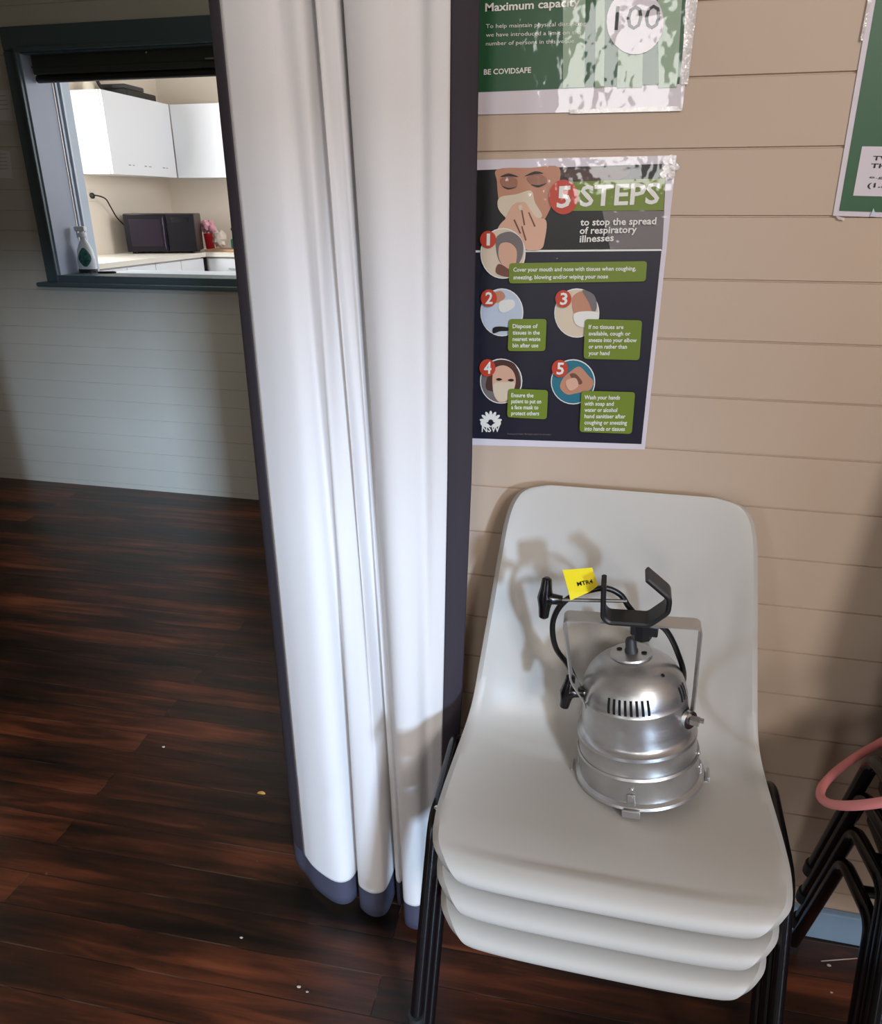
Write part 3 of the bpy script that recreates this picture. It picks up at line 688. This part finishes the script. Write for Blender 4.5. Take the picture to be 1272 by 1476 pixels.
# ------------------------------------------------------------------ stacking chairs
DZ = .070
def shell_mesh():
    # centre-line profile (y,z), half width, side lift, corner handling done by width near the ends
    prof = [(.766, .499, .186, .002), (.760, .507, .202, .003), (.761, .517, .217, .004), (.774, .529, .233, .006), (.80, .535, .248, .008), (.85, .536, .255, .012), (.90, .532, .256, .018), (.96, .526, .254, .026),
            (1.02, .522, .250, .036), (1.07, .526, .246, .044), (1.105, .545, .243, .048), (1.128, .58, .240, .045), (1.143, .63, .236, .038), (1.158, .70, .229, .031), (1.172, .77, .222, .024), (1.185, .84, .215, .016), (1.196, .895, .208, .010), (1.204, .93, .197, .006), (1.209, .949, .178, .003), (1.212, .958, .140, .001)]
    prof = [(a, b-2*DZ, c, d) for a, b, c, d in prof]
    P = crom([(a, b, 0) for a, b, c, d in prof], 4); Wd = crom([(c, d, 0) for a, b, c, d in prof], 4)
    rows = []; n = 36
    for i, (p, q) in enumerate(zip(P, Wd)):
        a = P[max(i-1, 0)]; b = P[min(i+1, len(P)-1)]
        tn = Vector((b.x-a.x, b.y-a.y)).normalized(); nr = Vector((-tn.y, tn.x))   # up / forward normal
        row = []
        for k in range(n+1):
            u = 2*k/n-1; x = q.x*math.sin(u*PI/2)*.35+q.x*u*.65
            lift = q.y*(abs(u)**3.2)
            roll = 0.010*max(0, (abs(u)-.93)/.07)**1.6         # edge turned down / back
            dip = -.004*math.cos(u*PI/2) if .8 < p.x < 1.05 else 0
            off = lift-roll+dip
            bow = .010*abs(u)**3*max(0, min(1, (.86-p.x)/.08))
            row.append(Vector((x, p.x+nr.x*off+bow, p.y+nr.y*off)))
        rows.append(row)
    return rows
SHELL = shell_mesh()
def make_chair(label):
    t = thing('stacking_chair', label, 'chair', (.05, 1.0, 0), 0, 'stacked grey plastic chairs')
    off = Vector((0, -1.0, 0))
    mb = MB(); mb.quad_faces([[p+off for p in r] for r in SHELL], close_u=False)
    sh = mb.build('seat_shell', M_shell, t)
    so = sh.modifiers.new('thickness', 'SOLIDIFY'); so.thickness = .006; so.offset = -1
    bv = sh.modifiers.new('bevel', 'BEVEL'); bv.width = .002; bv.segments = 2; bv.limit_method = 'ANGLE'; bv.angle_limit = math.radians(60)
    for s in (-1, 1):
        pts = rounded([(s*.275, -.205, .012), (s*.264, -.115, .500-2*DZ), (s*.264, .065, .523-2*DZ), (s*.252, .170, .012)], .035, 6)
        MB().tube(pts, .0106, 14).build('side_frame', M_tube, t)
        for (x, y) in ((s*.2752, -.2055), (s*.252, .1705)):
            MB().cyl((x, y, 0), (x, y, .022), .0135, 14).build('foot_cap', M_rubber, t)
        MB().cyl((s*.225, -.10, .500-2*DZ), (s*.262, -.11, .500-2*DZ), .007, 10).build('bracket', M_tube, t)
        MB().cyl((s*.215, .06, .500-2*DZ), (s*.262, .05, .512-2*DZ), .007, 10).build('bracket', M_tube, t)
        MB().blob((s*.262, -.105, .511-2*DZ), .005, .005, .004, 6).build('rivet', M_steel, t)
    MB().tube([(-.262, -.02, .507-2*DZ), (-.2, -.02, .487-2*DZ), (.2, -.02, .487-2*DZ), (.262, -.02, .507-2*DZ)], .008, 10).build('cross_brace', M_tube, t)
    return t
def copy_thing(src, label):
    r = src.copy(); COL.objects.link(r); r['label'] = label
    for ch in list(src.children):
        c = ch.copy(); COL.objects.link(c); c.parent = r
    return r
chair = make_chair('top pale grey plastic chair of the stack, with the stage light on its seat')
ch2 = copy_thing(chair, 'middle pale grey plastic chair, between the top and bottom ones of the stack')
ch3 = copy_thing(chair, 'bottom pale grey plastic chair of the stack, nearest the floor')
# the lowest stands on the floor; each one above is nested over it
for c, k, sx in ((ch3, 0, .960), (ch2, 1, .980), (chair, 2, 1.0)):
    c.location = (.052, 1.0+.006*(2-k), DZ*k); c.scale = (sx, 1, 1)

# ------------------------------------------------------------------ stage light
LB = Vector((.105, 1.03, .528))
lp = thing('stage_light', 'silver aluminium stage light with yoke and hook clamp standing on the top chair', 'stage light', LB)
LEAN = Matrix.Rotation(math.radians(-8.5), 4, 'Y') @ Matrix.Rotation(math.radians(-4), 4, 'X')
def ll(x, y, z): return LEAN @ Vector((x, y, z))
# housing
prof = [(.094, .012), (.094, .052), (.0955, .056), (.094, .060), (.093, .082), (.0955, .086), (.0945, .091), (.088, .094), (.0855, .100), (.086, .112), (.0835, .128), (.0820, .150), (.0832, .153), (.0815, .156)]
nd = 14
for i in range(1, nd+1):
    a = (PI/2)*i/nd*.80
    prof.append((.0815*math.cos(a)**.85, .156+.068*math.sin(a)))
zt = prof[-1][1]; rt = prof[-1][0]
prof += [(.0335, zt+.0005), (.0325, zt+.0035), (.0, zt+.004)]
prof = [p for p in prof if p[0] > 0 or p[1] > .1]
mb = MB(); mb.lathe(prof[:-1]+[(.001, zt+.004)], 72, M=LEAN); hs = mb.build('housing', M_spun, lp)
# bezel ring with rolled rim
br_ = [(.088, .006), (.1015, .003), (.1045, .006), (.1030, .010), (.0965, .013), (.0962, .050), (.0975, .053), (.0955, .057)]
MB().lathe(br_, 72, M=LEAN).build('front_ring', M_spun, lp)
for a in (-97, -4, 178):
    ar = math.radians(a); R = Matrix.Rotation(ar, 4, 'Z')
    mb = MB(); MM = LEAN @ R
    mb.box(.094, .110, -.014, .014, -.003, .003, .001, M=MM); mb.box(.107, .111, -.014, .014, -.003, .010, .001, M=MM); mb.box(.0965, .099, -.006, .006, 0, .03, .001, M=MM)
    mb.build('lamp_clip', M_spun, lp)
for z in (.026, .040): MB().blob(ll(.0965*math.cos(math.radians(-96)), .0965*math.sin(math.radians(-96)), z), .004, .003, .0022, 6).build('rivet', M_steel, lp)
for z in (.03, .055): MB().blob(ll(.096*math.cos(math.radians(-12)), .096*math.sin(math.radians(-12)), z), .003, .004, .0035, 6).build('rivet', M_steel, lp)
# vents
def rad_at(z):
    for (r0, z0), (r1, z1) in zip(prof, prof[1:]):
        if z0 <= z <= z1 and z1 > z0: return r0+(r1-r0)*(z-z0)/(z1-z0)
    return prof[-1][0]
for ca, nm in ((-96, 8), (-22, 3)):
    mb = MB()
    for k in range(nm):
        a = math.radians(ca+(k-(nm-1)/2)*6.2); hw = math.radians(1.45); rings = []
        for z in (.158, .164, .170, .176, .182):
            r = rad_at(z)+.0006
            rings.append([ll(r*math.cos(a-hw), r*math.sin(a-hw), z), ll(r*math.cos(a+hw), r*math.sin(a+hw), z)])
        mb.quad_faces(rings, close_u=False)
    mb.build('vent_slots', M_hole, lp, label='row of narrow dark vent slots')
zt2 = zt+.0047
for a, r in ((155, .0205), (-15, .020)):
    c = Vector((r*math.cos(math.radians(a)), r*math.sin(math.radians(a)), 0))
    MB().poly([ll(c.x+.0045*math.cos(2*PI*k/16), c.y+.0045*math.sin(2*PI*k/16), zt2+.0002) for k in range(16)]).build('vent_hole', M_hole, lp)
zz = .205; rr = rad_at(zz)+.001; a0 = math.radians(-42)
cc = Vector((rr*math.cos(a0), rr*math.sin(a0), zz)); nn = Vector((math.cos(a0)*.6, math.sin(a0)*.6, .8)).normalized(); e1 = nn.cross(Vector((0, 0, 1))).normalized(); e2 = nn.cross(e1)
mb = MB(); mb.poly([LEAN @ (cc+nn*.0008+(e1*math.cos(2*PI*k/12)+e2*math.sin(2*PI*k/12))*.003) for k in range(12)])
mb.build('screw_hole', M_hole, lp)
MB().lathe([(.001, zt), (.0105, zt), (.0105, zt+.008), (.009, zt+.010), (.0085, zt+.024), (.006, zt+.028), (.001, zt+.029)], 20, M=LEAN).build('cable_gland', M_rubber, lp, label='dark rubber cable gland')
def wl(x, y, z): return Vector((x, y, z))-LB       # world metres to lamp metres
yk = rounded([wl(.012, 1.022, .650), wl(.006, 1.022, .668), wl(-.018, 1.019, .705), wl(-.036, 1.012, .820), wl(.164, 1.012, .831), wl(.171, 1.019, .700), wl(.172, 1.022, .655)], .009, 5)
MB().strap(yk, (0, .031, .002), .0028).build('yoke', mat('yoke_aluminium', srgb(196, 192, 188), .38, metal=.75), lp)
mb = MB(); mb.cyl(wl(.163, 1.003, .668), wl(.168, .998, .669), .0145, 24); mb.cyl(wl(.168, 1.000, .669), wl(.180, .996, .670), .0085, 6); mb.cyl(wl(.180, 1.000, .670), wl(.187, .998, .671), .0045, 6)
mb.build('pivot_bolt', M_steel, lp)
def wing(c, ax, sp, L_, name='wing_knob'):
    """T-shaped clamping knob: hub along ax, wings along sp"""
    c = Vector(c); ax = Vector(ax).normalized(); sp = Vector(sp).normalized()
    mb = MB()
    mb.tube([c-ax*.006, c+ax*.004, c+ax*.012, c+ax*.026], [.009, .012, .0085, .007], 14)
    mb.tube([c-sp*L_, c-sp*L_*.92, c-sp*L_*.5, c, c+sp*L_*.5, c+sp*L_*.92, c+sp*L_], [.004, .0075, .009, .0125, .009, .0075, .004], 12)
    return mb.build(name, mat('knob_black', srgb(14, 12, 14), .2), lp)
wing(wl(-.066, 1.01, .848), (1, .0, -.02), (.02, .1, 1), .034)
wing(wl(-.022, 1.015, .680), (1, 0, .05), (.12, .05, 1), .031)
MB().cyl(wl(-.008, 1.015, .683), wl(.022, 1.018, .678), .004, 10).build('knob_stud', M_steel, lp)
mb = MB(); mb.tube([wl(-.042, 1.012, .847), wl(-.02, 1.012, .849), wl(.055, 1.015, .855)], .0028, 8); mb.build('threaded_rod', mat('rod_grey', srgb(120, 118, 115), .45, metal=.9), lp)
# hook clamp
hk = rounded([wl(.0185, .998, .893), wl(.0215, .998, .842), wl(.030, .998, .8345), wl(.088, .998, .8375), wl(.112, .998, .862), wl(.112, .998, .884), wl(.078, .998, .911)], .006, 4)
MB().strap(hk, (0, .036, .004), .0075).build('hook_clamp', mat('clamp_black', srgb(28, 28, 29), .42), lp, label='black steel hook clamp')
mb = MB(); mb.cyl(wl(.082, 1.012, .798), wl(.080, 1.010, .834), .015, 8); mb.box(*[v for v in (.064-LB.x, .104-LB.x, 1.0-LB.y, 1.03-LB.y, .806-LB.z, .824-LB.z)], .002)
mb.build('clamp_bolt', M_black, lp)
pts = [wl(.03, 1.085, .60), wl(-.005, 1.075, .65), wl(-.024, 1.05, .705), wl(-.046, 1.03, .750), wl(-.053, 1.022, .795), wl(-.045, 1.02, .828), wl(-.026, 1.02, .851), wl(.000, 1.024, .862), wl(.024, 1.028, .866), wl(.046, 1.030, .856), wl(.060, 1.032, .836), wl(.080, 1.036, .816), wl(.116, 1.038, .802), wl(.143, 1.05, .752), wl(.160, 1.075, .69), wl(.150, 1.10, .62), wl(.12, 1.115, .58)]
MB().tube(crom(pts, 7), .0046, 10).build('power_lead', mat('lead_black', srgb(16, 16, 17), .35), lp)
tg = MB()
A, B, C_, D = wl(-.044, 1.035, .886), wl(.000, 1.035, .895), wl(.011, 1.02, .873), wl(-.032, 1.015, .861)
tg.poly([A, B, C_, D]); tg.poly([D, C_, C_+Vector((-.012, -.006, -.009)), D+Vector((.004, -.006, -.012))])
tgo = tg.build('yellow_tag', M_yellow, lp, label='yellow card tag folded over the cable')
so = tgo.modifiers.new('thickness', 'SOLIDIFY'); so.thickness = .0006
tm = text_mesh('MTR4', True); mb = MB()
mx = max(v.co.x for v in tm.vertices); u = (C_-D).normalized(); v_ = (A-D).normalized(); nrm = u.cross(v_).normalized()
if nrm.y > 0: nrm = -nrm
nv = [mb.bm.verts.new(D+u*(.015+.024*v.co.x/mx)+v_*(.005+.009*v.co.y)+nrm*.0009) for v in tm.vertices]
for p in tm.polygons: mb.bm.faces.new([nv[i] for i in p.vertices])
mb.build('tag_lettering', M_hole, tgo)

# ------------------------------------------------------------------ black chair frames at the right
def black_chair(label, dx, k):
    t = thing('black_stacking_chair', label, 'chair', (.70+dx, 1.0, 0), 0, 'stacked black chairs')
    dz = .082*k; sy = -.012*k
    for s in (-1, 1):
        pts = rounded([(s*.245, .195+sy, .012+dz), (s*.245, .072+sy, .372+dz), (s*.245, -.070+sy, .398+dz), (s*.262, -.20+sy, .012+dz)], .03, 6)
        MB().tube(pts, .0115, 14).build('side_frame', M_tube, t)
        MB().cyl((s*.245, .197+sy, dz), (s*.245, .191+sy, .026+dz), .0145, 12).build('foot_cap', M_rubber, t)
        MB().cyl((s*.262, -.20+sy, dz), (s*.262, -.199+sy, .026+dz), .0145, 12).build('foot_cap', M_rubber, t)
    MB().box(-.20, .20, -.20+sy, .15+sy, .395+dz, .43+dz, .014).build('seat', M_seatb, t)
    MB().tube([(-.245, 0+sy, .385+dz), (.245, 0+sy, .385+dz)], .009, 10).build('cross_brace', M_tube, t)
    mb = MB(); M = Matrix.Translation((0, .085+sy, .43+dz)) @ Matrix.Rotation(math.radians(-12), 4, 'X')
    mb.box(-.20, .20, -.010, .012, .04, .60, .010, M=M); mb.build('backrest', M_seatb, t)  # out of view; made tall and leaned back to shade the poster wall
    for s in (-1, 1): MB().cyl(M @ Vector((s*.15, .012, -.03)), M @ Vector((s*.15, .012, .10)), .009, 10).build('back_tube', M_tube, t)
    return t
lbl = ['lowest black framed chair of the right-hand stack, its feet on the floor', 'second black framed chair from the floor in the right-hand stack', 'third black framed chair from the floor in the right-hand stack', 'topmost black framed chair of the right-hand stack, under the pink hoop']
for k in range(4): black_chair(lbl[k], (.0, -.002, -.008, -.012)[k]+.005, k)

# pink hoop
c0 = Vector((.517, .974, .716)); R_ = .20; ea = Vector((math.cos(.059)*math.cos(.655), math.sin(.059)*math.cos(.655), math.sin(.655))); eb = Vector((0, math.cos(.624), -math.sin(.624)))
eb = (eb-ea*eb.dot(ea)).normalized()
hp = MB().tube([c0+ea*R_*math.cos(2*PI*k/72)+eb*R_*math.sin(2*PI*k/72) for k in range(72)], .0065, 12, closed=True).build('plastic_hoop', M_pink)
tag(hp, 'pink plastic hoop lying on the black chairs at the right edge', 'hoop')

# ------------------------------------------------------------------ litter on the floor
def onfloor(px, py):
    d = CF + CR*((px-636)/FPX) + CU*((738-py)/FPX); t = -CAM_H/d.z; return Vector((d.x*t, d.y*t, 0))
p = onfloor(377, 1144)
mb = MB(); mb.quad_faces([[p+Vector((-.011, -.003, .001)), p+Vector((-.009, .002, .003))], [p+Vector((-.003, -.005, .003)), p+Vector((-.001, .005, .004))], [p+Vector((.005, -.004, .002)), p+Vector((.006, .003, .005))], [p+Vector((.011, -.001, .001)), p+Vector((.011, .001, .003))]], close_u=False)
lf = mb.build('dry_leaf', mat('dry_leaf', srgb(206, 160, 84), .6)); tag(lf, 'small dry yellow leaf fragment on the floorboards left of the curtain', 'leaf')
a, b = onfloor(1184, 1386), onfloor(1236, 1382)
tag(MB().tube([a+Vector((0, 0, .0015)), b+Vector((0, 0, .0015))], .0012, 6).build('wooden_splinter', mat('splinter', srgb(190, 178, 170), .5)), 'thin pale stick on the floor between the two chair stacks', 'stick')
crumbs = [((1195, 1392), 'pale crumb on the floor just below the thin stick', .0028), ((1199, 1431), 'tiny pale crumb on the floor under the stick, nearest the camera', .0018), ((236, 1077), 'tiny light crumb on the shiny floor patch by the curtain', .003),
          ((348, 1352), 'pale crumb on the long board joint left of the chair leg', .0022), ((431, 1423), 'white crumb on the floor in front of the curtain hem', .0026), ((443, 1430), 'smaller white crumb beside the one in front of the curtain hem', .0018)]
for (q, l, r) in crumbs:
    p = onfloor(*q); o = MB().blob(p+Vector((0, 0, r*.6)), r*1.6, r, r*.6, 6, jit=.5, seed=q[0]).build('crumb', mat('crumb', srgb(196, 182, 168), .6)); tag(o, l, 'crumb', 'crumbs on the floor')
